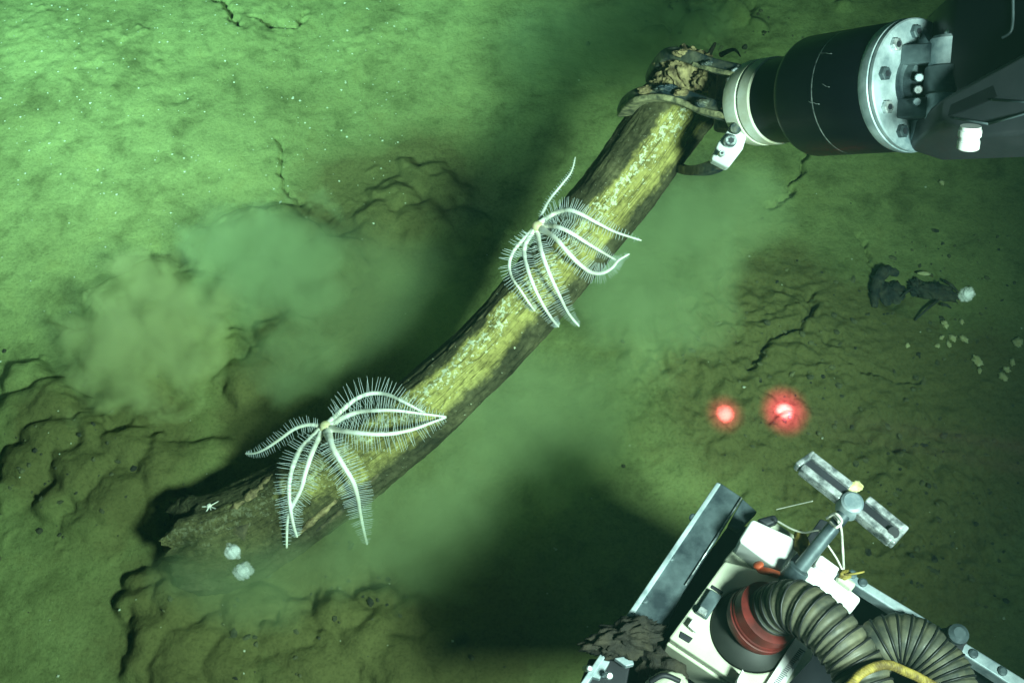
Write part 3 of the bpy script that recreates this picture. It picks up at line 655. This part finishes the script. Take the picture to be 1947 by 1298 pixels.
def fixn(o):
    import bmesh
    bm = bmesh.new(); bm.from_mesh(o.data); bmesh.ops.recalc_face_normals(bm, faces=bm.faces); bm.to_mesh(o.data); bm.free(); return o
fixn(obj('top_flange', ring_plate([(1272, 1212), (1378, 1066), (1440, 1082), (1562, 1110), (1545, 1250), (1470, 1330), (1386, 1288)], (1432, 1196), 82, ZB, .014), CREAM, sb, False, .002))
JC = P(1432, 1196, ZB)
jr = 82 * K * ((JC - CAM).dot(FWD)) * .995
sm(obj('jar', lathe(JC - Vector((0, 0, .062)), JC - Vector((0, 0, .004)), [(0, jr), (0.001, jr), (.95, jr), (1, jr)], 56), SMOKE, sb))
obj('jar_lid', lathe(JC - Vector((0, 0, .003)), JC + Vector((0, 0, .006)), [(0, jr * .985), (.4, jr * .97), (.6, jr * .72), (1, jr * .66)], 56), SMOKE, sb)
obj('box_wall', flat([(1274, 1213), (1290, 1222), (1388, 1286), (1380, 1300), (1266, 1224)], ZB - .0145, .06), CREAM, sb, True, .002)
sl = obj('slot_recess', flat([(1354, 1110), (1376, 1124), (1372, 1130), (1350, 1116)], ZB + .001, .004), DARK, sb, True, .001)
obj('slot_recess', flat([(1294, 1198), (1318, 1212), (1310, 1222), (1290, 1210)], ZB + .001, .004), DARK, sb, True, .001)
obj('latch', flat([(1351, 1118), (1374, 1132), (1344, 1176), (1322, 1162)], ZB + .007, .006), DSTEEL, sb, True, .0015)
obj('latch_tab', flat([(1333, 1150), (1347, 1160), (1342, 1170), (1326, 1160)], ZB + .012, .005), SHINY, sb, True, .001)
obj('latch_tab', flat([(1318, 1174), (1338, 1188), (1324, 1202), (1308, 1188)], ZB + .010, .005), WHITE, sb, True, .001)
obj('white_bracket', flat([(1402, 1290), (1412, 1270), (1420, 1288), (1418, 1320), (1396, 1320)], ZB + .02, .02), WHITE, sb, True, .001)
sp_ = obj('scale_strip', flat([(1512, 1212), (1536, 1230), (1492, 1302), (1454, 1302)], ZB + .005, .004), WHITE, sb, True, .0008)
for i in range(22):
    t = i / 21; x, y = 1520 + (1472 - 1520) * t, 1232 + (1296 - 1232) * t; l = 10 if i % 5 else 14
    a, b = P(x, y, ZB + .0056), P(x + l * .8, y + l * .5, ZB + .0056); dd = (b - a).normalized(); sd = Vector((-dd.y, dd.x, 0))
    obj('tick_mark', box((a + b) / 2, (b - a) / 2, sd * .00045, (0, 0, .0003)), INK, sp_, False)
# white blocks behind
wb = thing('white_block', P(1450, 1040, ZT - .052), 'thick white plastic block beside the black corner of the tray', 'plastic block', 'white plastic blocks on the tray')
obj('block', flat([(1430, 984), (1516, 1023), (1511, 1050), (1486, 1088), (1404, 1026)], ZT + .05, .10), WHITE, wb, True, .004)
obj('block_foot', flat([(1376, 1064), (1400, 1036), (1440, 1070), (1424, 1096)], ZT + .012, .06), CREAM, wb, True, .003)
wb2 = thing('white_block', P(1580, 1120, ZT - .052), 'stepped white plastic block between ribbed hose and side rail', 'plastic block', 'white plastic blocks on the tray')
obj('block', flat([(1546, 1066), (1640, 1136), (1619, 1164), (1524, 1096)], ZT + .05, .10), WHITE, wb2, True, .004)
obj('upper_step', flat([(1560, 1051), (1600, 1080), (1588, 1096), (1548, 1072)], ZT + .062, .03), WHITE, wb2, True, .003)
obj('back_step', flat([(1598, 1086), (1630, 1108), (1620, 1122), (1590, 1100)], ZT + .058, .03), CREAM, wb2, True, .003)
# slotted grey plate by the handle shaft
obj_p = thing('backing_plate', P(1480, 1010, ZT - .02), 'pale plate edge behind the white block, tied with cord', 'plate')
obj('plate', flat([(1452, 995), (1478, 993), (1530, 1030), (1512, 1046)], ZT + .02, .03), CREAM, obj_p, True, .002)
obj('end_cap', flat([(1440, 985), (1474, 976), (1482, 990), (1458, 1000)], ZT + .03, .02), DARK, obj_p, True, .003)

# T handle
ZH = ZT + .10
th = thing('t_handle_tool', P(1500, 1098, ZT + .04), 'steel T handle tool with slotted crossbar leaning over the tray edge', 'T handle')
hub = P(1622, 952, ZH + .012)
sm(obj('shaft', lathe(P(1499, 1106, ZT + .055), P(1617, 962, ZH), [(0, .0070), (.02, .0074), (.98, .0074), (1, .0070)], 28), DSTEEL, th))
sm(obj('shaft_sleeve', lathe(P(1495, 1110, ZT + .054), P(1520, 1080, ZT + .068), [(0, .0110), (.05, .0118), (.95, .0118), (1, .0110)], 28), DSTEEL, th))
sm(obj('hub', lathe(hub - Vector((0, 0, .022)), hub, [(0, .013), (.3, .0135), (.7, .0125), (.9, .0115), (1, .009)], 32), STEEL, th))
def bar2(name, a, b, z, hw, th_, mat, off=0):
    A_, B_ = P(*a, z), P(*b, z); d = (B_ - A_).normalized(); s = Vector((-d.y, d.x, 0)); c = (A_ + B_) / 2 + s * off
    return box(c, d * ((B_ - A_).length / 2), s * hw, Vector((0, 0, th_)))
for (a, b) in [((1532, 880), (1606, 938)), ((1636, 962), (1704, 1018))]:
    for off in (-.0088, .0088):
        obj('crossbar', bar2('x', a, b, ZH, .0040, .008, SHINY, off), SHINY, th, True, .0016)
    obj('crossbar_web', bar2('x', a, b, ZH, .0048, .004, DARK), DARK, th, True, .0008)
e = P(1704, 1018, ZH); 
obj('end_loop', bar2('x', (1700, 1013), (1712, 1023), ZH, .0128, .0075, SHINY), SHINY, th, True, .002)
sm(obj('end_hole', lathe(P(1699, 1012, ZH + .0082), P(1699, 1012, ZH + .0094), [(0, .0058), (1, .0058)], 20), DARK, th))
obj('end_loop', bar2('x', (1526, 872), (1534, 881), ZH, .0125, .0075, SHINY), SHINY, th, True, .002)
obj('hub_tuft', lump(P(1622, 925, ZH - .004), .010, .006, .006, 9, .6, 4, 3), SHELL, th)
# dark side plate by the shaft
obj('side_plate', flat([(1520, 1042), (1560, 985), (1580, 992), (1540, 1052)], ZT + .03, .012), DARK, th, True, .0015)
# cords
def cord(pts, r, mat, label):
    o = obj('cord', tube(spline(pts, 40), r, 7), mat, None); tag(o, label, 'cord', 'cords tied round the T handle'); return o
cord([P(1478, 990, ZT + .04), P(1505, 1005, ZT + .05), P(1530, 1012, ZT + .06), P(1555, 1008, ZT + .08), P(1578, 1018, ZT + .085), P(1582, 1010, ZT + .085)], .0011, CORD, 'thin pale cord looping from the dark end cap to the shaft')
cord([P(1585, 980, ZH), P(1598, 1000, ZH), P(1602, 1040, ZT + .06), P(1604, 1084, ZT + .062)], .0014, CORD, 'pale cord hanging taut from the shaft to the yellow knot')
cord([P(1570, 1030, ZT + .07), P(1590, 1060, ZT + .065), P(1602, 1084, ZT + .062)], .0010, CORD, 'thin pale cord slanting across to the yellow knot')
cord([P(1476, 968, ZT + .03), P(1510, 960, ZT + .05), P(1545, 952, ZT + .07)], .0006, CORD, 'hair thin cord trailing left of the T handle')
cord([P(1572, 985, ZH - .01), P(1588, 976, ZH + .01), P(1600, 990, ZH + .012), P(1590, 1002, ZH + .01), P(1578, 992, ZH)], .0016, CORD, 'white cord wound round the shaft just below the crossbar')
kn = thing('rope_knot', P(1606, 1092, ZT + .058), 'frayed yellow knot on the stepped white block', 'knot', None)
obj('knot', lump(P(1606, 1092, ZT + .062), .0065, .005, .0045, 4, .6, 3, 3), YELL, kn)
obj('loose_end', tube(spline([P(1606, 1092, ZT + .066), P(1625, 1090, ZT + .07), P(1643, 1086, ZT + .07)], 10), .0012, 6), YELL, kn)
kn2 = obj('rope_scrap', lump(P(1524, 1032, ZT + .05), .008, .014, .006, 6, .5, 4, 3), YELL, None); tag(kn2, 'yellow rope scrap wedged between the white block and the shaft', 'rope')

# hoses
def hose(name, pts3, rad_, pitch, label, n=520, seg=48):
    pts = spline(pts3, n); Ls = np.concatenate([[0], np.cumsum([(pts[i + 1] - pts[i]).length for i in range(n - 1)])])
    root = thing(name, pts[0], label, 'hose', 'ribbed suction hoses')
    rr = [rad_ * (1 - .055 * abs(math.cos(math.pi * s / pitch)) ** 6 + .02 * float(perlin(np.array([s * 30]), np.array([1.7]))[0])) for s in Ls]
    obj('hose_wall', tube(pts, rr, seg, True), HOSE, root)
    fr_ = frames(pts); hx = []; step = 24; total = Ls[-1]; turns = total / pitch; m = int(turns * step)
    for j in range(m):
        s = j / m * total; i = min(int(np.searchsorted(Ls, s)), n - 1); p, t, a, b = fr_[i]; g = 2 * math.pi * j / step
        # rings lean a little, as a wound wire does
        hx.append(p + (a * math.cos(g) + b * math.sin(g)) * (rad_ * 1.0))
    obj('wire_coil', tube(hx, .0013, 6), WIRE, root)
    return root
ZU = ZB + .05
h1 = hose('suction_hose', [P(1446, 1176, ZB + .012), P(1472, 1160, ZB + .035), P(1512, 1152, ZU + .015), P(1556, 1178, ZU + .03), P(1596, 1220, ZU + .035), P(1634, 1278, ZU + .035), P(1668, 1370, ZU + .035)], .0260, .0115, 'thick grey ribbed hose curving out of the red cuff')
h2 = hose('suction_hose', [P(1640, 1262, ZT - .01), P(1668, 1228, ZT + .005), P(1710, 1214, ZT + .015), P(1752, 1228, ZT + .02), P(1786, 1262, ZT + .02), P(1810, 1310, ZT + .02), P(1822, 1380, ZT + .02)], .0265, .0085, 'smaller ribbed hose bent tightly beside the tray rail')
# red cuff
ca_, cb_ = P(1436, 1184, ZB + .004), P(1466, 1162, ZB + .032)
cf = thing('red_cuff', ca_, 'red rubber cuff clamping the thick hose to the jar', 'hose cuff')
sm(obj('cuff', lathe(ca_, cb_, [(0, .030), (.02, .034), (.12, .0352), (.5, .0350), (.55, .034), (.95, .0335), (1, .028)], 56), RED, cf))
sm(obj('cuff_band', lathe(ca_.lerp(cb_, .2), ca_.lerp(cb_, .42), [(0, .0350), (.1, .0364), (.9, .0364), (1, .0350)], 56), RED, cf))
tl = obj('red_strap', tube(spline([P(1480, 1092, ZT + .06), P(1462, 1086, ZT + .062), P(1446, 1082, ZT + .055), P(1441, 1070, ZT + .06)], 16), [.004] * 13 + [.006, .0055, .004], 10), ORANGE, None)
tag(tl, 'red strap end sticking up beside the white block above the cuff', 'strap')
# yellow rope
rp = thing('yellow_rope', P(1689, 1262, ZU), 'yellow rope lashed over the thick hose at the bottom edge', 'rope')
rope = spline([P(1612, 1306, ZU + .06), P(1634, 1282, ZU + .068), P(1660, 1268, ZU + .068), P(1688, 1263, ZU + .06), P(1722, 1276, ZU + .05), P(1752, 1290, ZU + .04), P(1800, 1318, ZU + .03)], 160)
fr_ = frames(rope)
for k in range(3):
    pts = [p + (a * math.cos(i * .55 + k * 2.09) + b * math.sin(i * .55 + k * 2.09)) * .0024 for i, (p, t, a, b) in enumerate(fr_)]
    obj('strand', tube(pts, .0024, 7), YELL, rp)
# rock and fittings on the left corner
rk = obj('rock', lump(P(1188, 1213, ZT + .012), .034, .016, .014, 12, .8, 2.2, 5, R(14)), ROCK, None); tag(rk, 'jagged dark brown rock lying on the tray corner', 'rock')
rk2 = obj('rock', lump(P(1256, 1268, ZT - .02), .022, .026, .016, 15, .7, 2.4, 4, R(20)), ROCK, None); tag(rk2, 'smaller dark rock in the shade between tray corner and box', 'rock')
ft = thing('corner_fitting', P(1130, 1290, ZT - .03), 'bright bolted fitting at the bottom corner of the tray', 'fitting')
obj('fitting_plate', flat([(1120, 1250), (1200, 1255), (1190, 1310), (1095, 1320)], ZT - .012, .02), DARK, ft, True, .002)
obj('bracket', flat([(1138, 1252), (1160, 1256), (1140, 1290), (1120, 1284)], ZT + .002, .01), STEEL, ft, True, .001)
obj('bracket', flat([(1168, 1250), (1200, 1244), (1206, 1262), (1190, 1266)], ZT + .004, .01), STEEL, ft, True, .001)
for x, y, r in [(1150, 1284, .004), (1113, 1270, .0035)]:
    c = P(x, y, ZT); sm(obj('bolt', lathe(c, c + Vector((.004, -.004, .016)), [(0, r), (.9, r), (1, r * .7)], 12), SHINY, ft))
co_ = thing('cream_cover', P(1265, 1305, ZT), 'cream plastic cover poking in at the bottom edge by the box', 'cover')
obj('cover', lump(P(1264, 1304, ZT + .005), .022, .014, .010, 21, .25, 2, 4, R(15)), CREAM, co_)
obj('dark_rim', tube(spline([P(1236, 1296, ZT + .012), P(1262, 1283, ZT + .018), P(1292, 1294, ZT + .012)], 14), .003, 8), DARK, co_)

# ================================================================ ON THE SEABED, RIGHT
dw = thing('wood_debris', G(1750, 560), 'dark rotten wood scrap with twigs half sunk in the silt at right', 'debris')
g0 = G(1690, 545)
obj('curled_bark', tube(spline([G(1662, 585) + Vector((0, 0, .004)), G(1662, 550) + Vector((0, 0, .014)), G(1678, 526) + Vector((0, 0, .018)), G(1704, 528) + Vector((0, 0, .012))], 30), [.010 * (.5 + .6 * math.sin(math.pi * i / 29)) * random.uniform(.8, 1.2) for i in range(30)], 10), DEBRIS, dw)
obj('chunk', lump(G(1775, 558) + Vector((0, 0, .004)), .038, .016, .012, 31, .7, 3, 4, R(-18)), DEBRIS, dw)
obj('chunk', lump(G(1742, 548) + Vector((0, 0, .003)), .014, .016, .010, 33, .6, 3, 4), DEBRIS, dw)
for a, b in [((1778, 578), (1738, 612)), ((1786, 586), (1806, 588)), ((1730, 556), (1708, 570)), ((1790, 540), (1822, 560))]:
    pa, pb = G(*a) + Vector((0, 0, .012)), G(*b) + Vector((0, 0, .005)); obj('twig', tube([pa, (pa + pb) / 2 + Vector((0, 0, .004)), pb], [.0028, .0024, .0014], 7), DEBRIS, dw)
tag(obj('shell_fragment', lump(G(1752, 527) + Vector((0, 0, .012)), .012, .004, .003, 41, .4, 3, 3, R(-4)), SHELL, None), 'flat pale yellow shell sliver lying on the rotten wood scrap', 'shell fragment', 'pale shell fragments on the silt')
SF = [(1795, 617, 9, 'round pale shell fragment nearest below the rotten wood'), (1790, 642, 6, 'pale shell bit left of the main shell cluster'), (1803, 655, 7, 'pale shell bit at the bottom left of the shell cluster'), (1810, 643, 8, 'broad pale shell fragment in the middle of the shell cluster'), (1831, 645, 9, 'split pale shell fragment on the right side of the cluster'), (1828, 612, 6, 'small bright shell chip at the top of the cluster'),
      (1857, 687, 11, 'largest round shell fragment, alone below the cluster'), (1862, 705, 6, 'small shell bit touching the underside of the largest fragment'), (1934, 652, 10, 'pale shell fragment highest by the right photo edge'), (1924, 689, 8, 'pale shell bit second down by the right photo edge'), (1913, 703, 7, 'pale shell bit third down by the right photo edge'), (1906, 717, 9, 'pale shell fragment lowest by the right photo edge'), (1782, 658, 5, 'dull shell crumb at the lower left of the shells'), (1725, 657, 5, 'lone pale pebble like shell crumb well left of the cluster'), (1790, 348, 7, 'lone pale shell fragment on bare silt below the arm')]
for i, (x, y, r, lb) in enumerate(SF):
    rm = r * K * 2; tag(obj('shell_fragment', lump(G(x, y) + Vector((0, 0, rm * .3)), rm, rm * random.uniform(.55, .9), rm * .5, 50 + i, .8, 2.5, 3, random.uniform(0, 3)), SHELL, None), lb, 'shell fragment', 'pale shell fragments on the silt')
tag(obj('dark_clod', lump(G(1690, 560) + Vector((0, 0, .004)), .03, .022, .012, 71, .7, 3, 4), DEBRIS, None), 'rounded dark clod at the left end of the rotten wood', 'clod')

# pale flecks scattered over the silt
parts = []
for i in range(420):
    if random.random() < .75: x, y = random.uniform(0, 780), abs(random.gauss(200, 170)) 
    else: x, y = random.uniform(0, 1947), random.uniform(0, 1298)
    s = random.choice([.0009, .0012, .0012, .0016, .0022]) * random.uniform(.7, 1.2); p = G(x, y) + Vector((0, 0, s * .4)); a = random.uniform(0, 3.1)
    ax_ = Vector((math.cos(a), math.sin(a), 0)); parts.append(([p + ax_ * s * random.uniform(.8, 2), p + Vector((-ax_.y, ax_.x, 0)) * s, p - ax_ * s, p - Vector((-ax_.y, ax_.x, 0)) * s, p + Vector((0, 0, s * .8)), p - Vector((0, 0, s))], [(0, 1, 4), (1, 2, 4), (2, 3, 4), (3, 0, 4), (1, 0, 5), (2, 1, 5), (3, 2, 5), (0, 3, 5)]))
tag(obj('pale_flecks', join(*parts), FLECK, None, False, 0, (0, 0, 0)), kind='stuff')
# dark crumbs of wood and mud on the right
parts = []
for i in range(700):
    cx, cy, sg = random.choice([(1650, 720, 170), (1750, 880, 130), (1780, 560, 90), (1500, 640, 120), (1800, 1050, 120), (1330, 50, 80), (560, 1200, 150), (150, 880, 120)])
    x, y = random.gauss(cx, sg), random.gauss(cy, sg * .8); sz = random.choice([.0012, .0016, .0022, .003, .0045]) * random.uniform(.7, 1.2); p = G(x, y)
    parts.append(lump(p + Vector((0, 0, sz * .25)), sz * random.uniform(.8, 1.7), sz, sz * .7, i, .6, 2, 1, random.uniform(0, 3)))
tag(obj('mud_crumbs', join(*parts), simple('crumb', (.02, .02, .012), (.15, .15, .06), .95, 0, 25), None, False, 0, (0, 0, 0)), kind='stuff')

# ================================================================ STIRRED-UP SEDIMENT (volumes)
def cloud(px, py, z, sx, sy, sz, dens, seed, lo=.46, scale=2.6, rot=0, color=(.58, .74, .36), billow=0.0):
    import bmesh
    bm = bmesh.new(); bmesh.ops.create_icosphere(bm, subdivisions=3, radius=1); me = bpy.data.meshes.new('sediment_cloud'); bm.to_mesh(me); bm.free()
    o = bpy.data.objects.new('sediment_cloud', me); col.objects.link(o); p = P(px, py, z); o.location = p; o.scale = (sx, sy, sz); o.rotation_euler = (0, 0, rot)
    m, nt, pv = vol_mat('silt_plume', color, (.3, .7, .2), 1); m.cycles.volume_step_rate = 2.0
    v = geo(nt); ln = nd(nt, 'ShaderNodeVectorMath', operation='LENGTH'); nt.links.new(v, ln.inputs[0])
    mp = nt.nodes.new('ShaderNodeMapping'); mp.inputs['Location'].default_value = (seed * 3.1, seed * 1.7, 0); mp.inputs['Scale'].default_value = (1, sy / sx, max(.5, sz / sx)); nt.links.new(v, mp.inputs['Vector'])
    n0 = noise(nt, scale, 3, .58, mp.outputs[0], .5)
    vo = nd(nt, 'ShaderNodeTexVoronoi', feature='SMOOTH_F1', inp={'Scale': scale * 1.25, 'Smoothness': .25}); wv = nd(nt, 'ShaderNodeVectorMath', operation='MULTIPLY_ADD')
    nt.links.new(n0.outputs[1], wv.inputs[0]); wv.inputs[1].default_value = (.35, .35, .35); nt.links.new(mp.outputs[0], wv.inputs[2]); nt.links.new(wv.outputs[0], vo.inputs['Vector'])
    n = nd(nt, 'ShaderNodeMath', operation='MULTIPLY_ADD'); nt.links.new(vo.outputs['Distance'], n.inputs[0]); n.inputs[1].default_value = -billow; nt.links.new(n0.outputs[0], n.inputs[2])
    fall = nd(nt, 'ShaderNodeMapRange', interpolation_type='SMOOTHSTEP', inp={1: .25, 2: 1.0, 3: .30, 4: -.35}); nt.links.new(ln.outputs['Value'], fall.inputs[0])
    s = nd(nt, 'ShaderNodeMath', operation='ADD'); nt.links.new(n.outputs[0], s.inputs[0]); nt.links.new(fall.outputs[0], s.inputs[1])
    q = nd(nt, 'ShaderNodeMapRange', inp={1: lo, 2: lo + .42, 3: 0, 4: dens}); nt.links.new(s.outputs[0], q.inputs[0]); nt.links.new(q.outputs[0], pv.inputs['Density'])
    me.materials.append(m); tag(o, kind='stuff'); return o
cloud(280, 630, .08, .23, .25, .12, 36, 1, .31, 3.2, billow=.40, color=(.82, .90, .36))
cloud(500, 500, .10, .27, .21, .12, 22, 2, .31, 3.2, billow=.36)
cloud(700, 560, .10, .30, .22, .11, 4, 12, .34, 2.6)
cloud(1240, 520, .12, .25, .34, .12, 13, 3)
cloud(1010, 800, .10, .30, .26, .10, 10, 4)
cloud(780, 1000, .09, .28, .20, .10, 10, 5)
cloud(480, 1100, .09, .24, .14, .08, 8, 6)
cloud(1370, 400, .16, .22, .18, .10, 11, 7)
cloud(1150, 80, .10, .36, .22, .09, 6, 8)
cloud(560, 690, .08, .15, .13, .08, 10, 11, .34, 2.8, billow=.2)
cloud(1330, 40, .08, .12, .09, .06, 16, 10)
# drifting flocs, soft little balls of mucus and silt
def floc(px, py, d, r, num, lb):
    c = W(px, py, d); parts = [lump(c + Vector((0, -.1 * r, -.15 * r * q)), r * q, r * q * .9, r * q * 1.25, num + q * 3, .2 + .5 * q, 1.5, 4) for q in ((1.05, .92, .8, .68, .57, .46, .36, .26) if num > 200 else (1.05, .85, .62, .4))]; num = 0
    for i in range(num):
        v = Vector((random.gauss(0, 1), random.gauss(0, 1), random.gauss(0, 1.25))) * (r * .5); p = c + v; s_ = r * random.uniform(.03, .09)
        e1 = Vector((random.gauss(0, 1), random.gauss(0, 1), random.gauss(0, 1))).normalized() * s_; e2 = Vector((random.gauss(0, 1), random.gauss(0, 1), random.gauss(0, 1))).normalized() * s_
        e3 = e1.cross(e2).normalized() * s_ * .6
        parts.append(([p - e1, p + e1, p + e2, p + e3], [(0, 1, 2), (0, 3, 1), (1, 3, 2), (2, 3, 0)]))
    tag(obj('drifting_floc', join(*parts), SNOW, None), lb, 'marine snow', 'white flocs drifting in the water')
floc(443, 1046, 1.45, .0085, 420, 'bright white floc drifting just in front of the low log end')
floc(461, 1084, 1.50, .0095, 150, 'dimmer round floc drifting below the bright one')
floc(1838, 558, 1.6, .0085, 300, 'white floc drifting beside the right end of the rotten wood')

# ================================================================ SCALING LASERS
def laser(px, py, k):
    t = G(px, py); src = Vector((t.x + .12, -1.0, 1.55))
    lamp('laser_lamp', src, t, 1500 * k, 2.7 * k ** .5, 1.0, .010, (1, 0, .20))
    lamp('laser_lamp', src, t, 14000 * k, .60 * k ** .5, 1.0, .003, (1, .08, .22))
laser(1380, 787, .55); laser(1492, 781, 1.0)
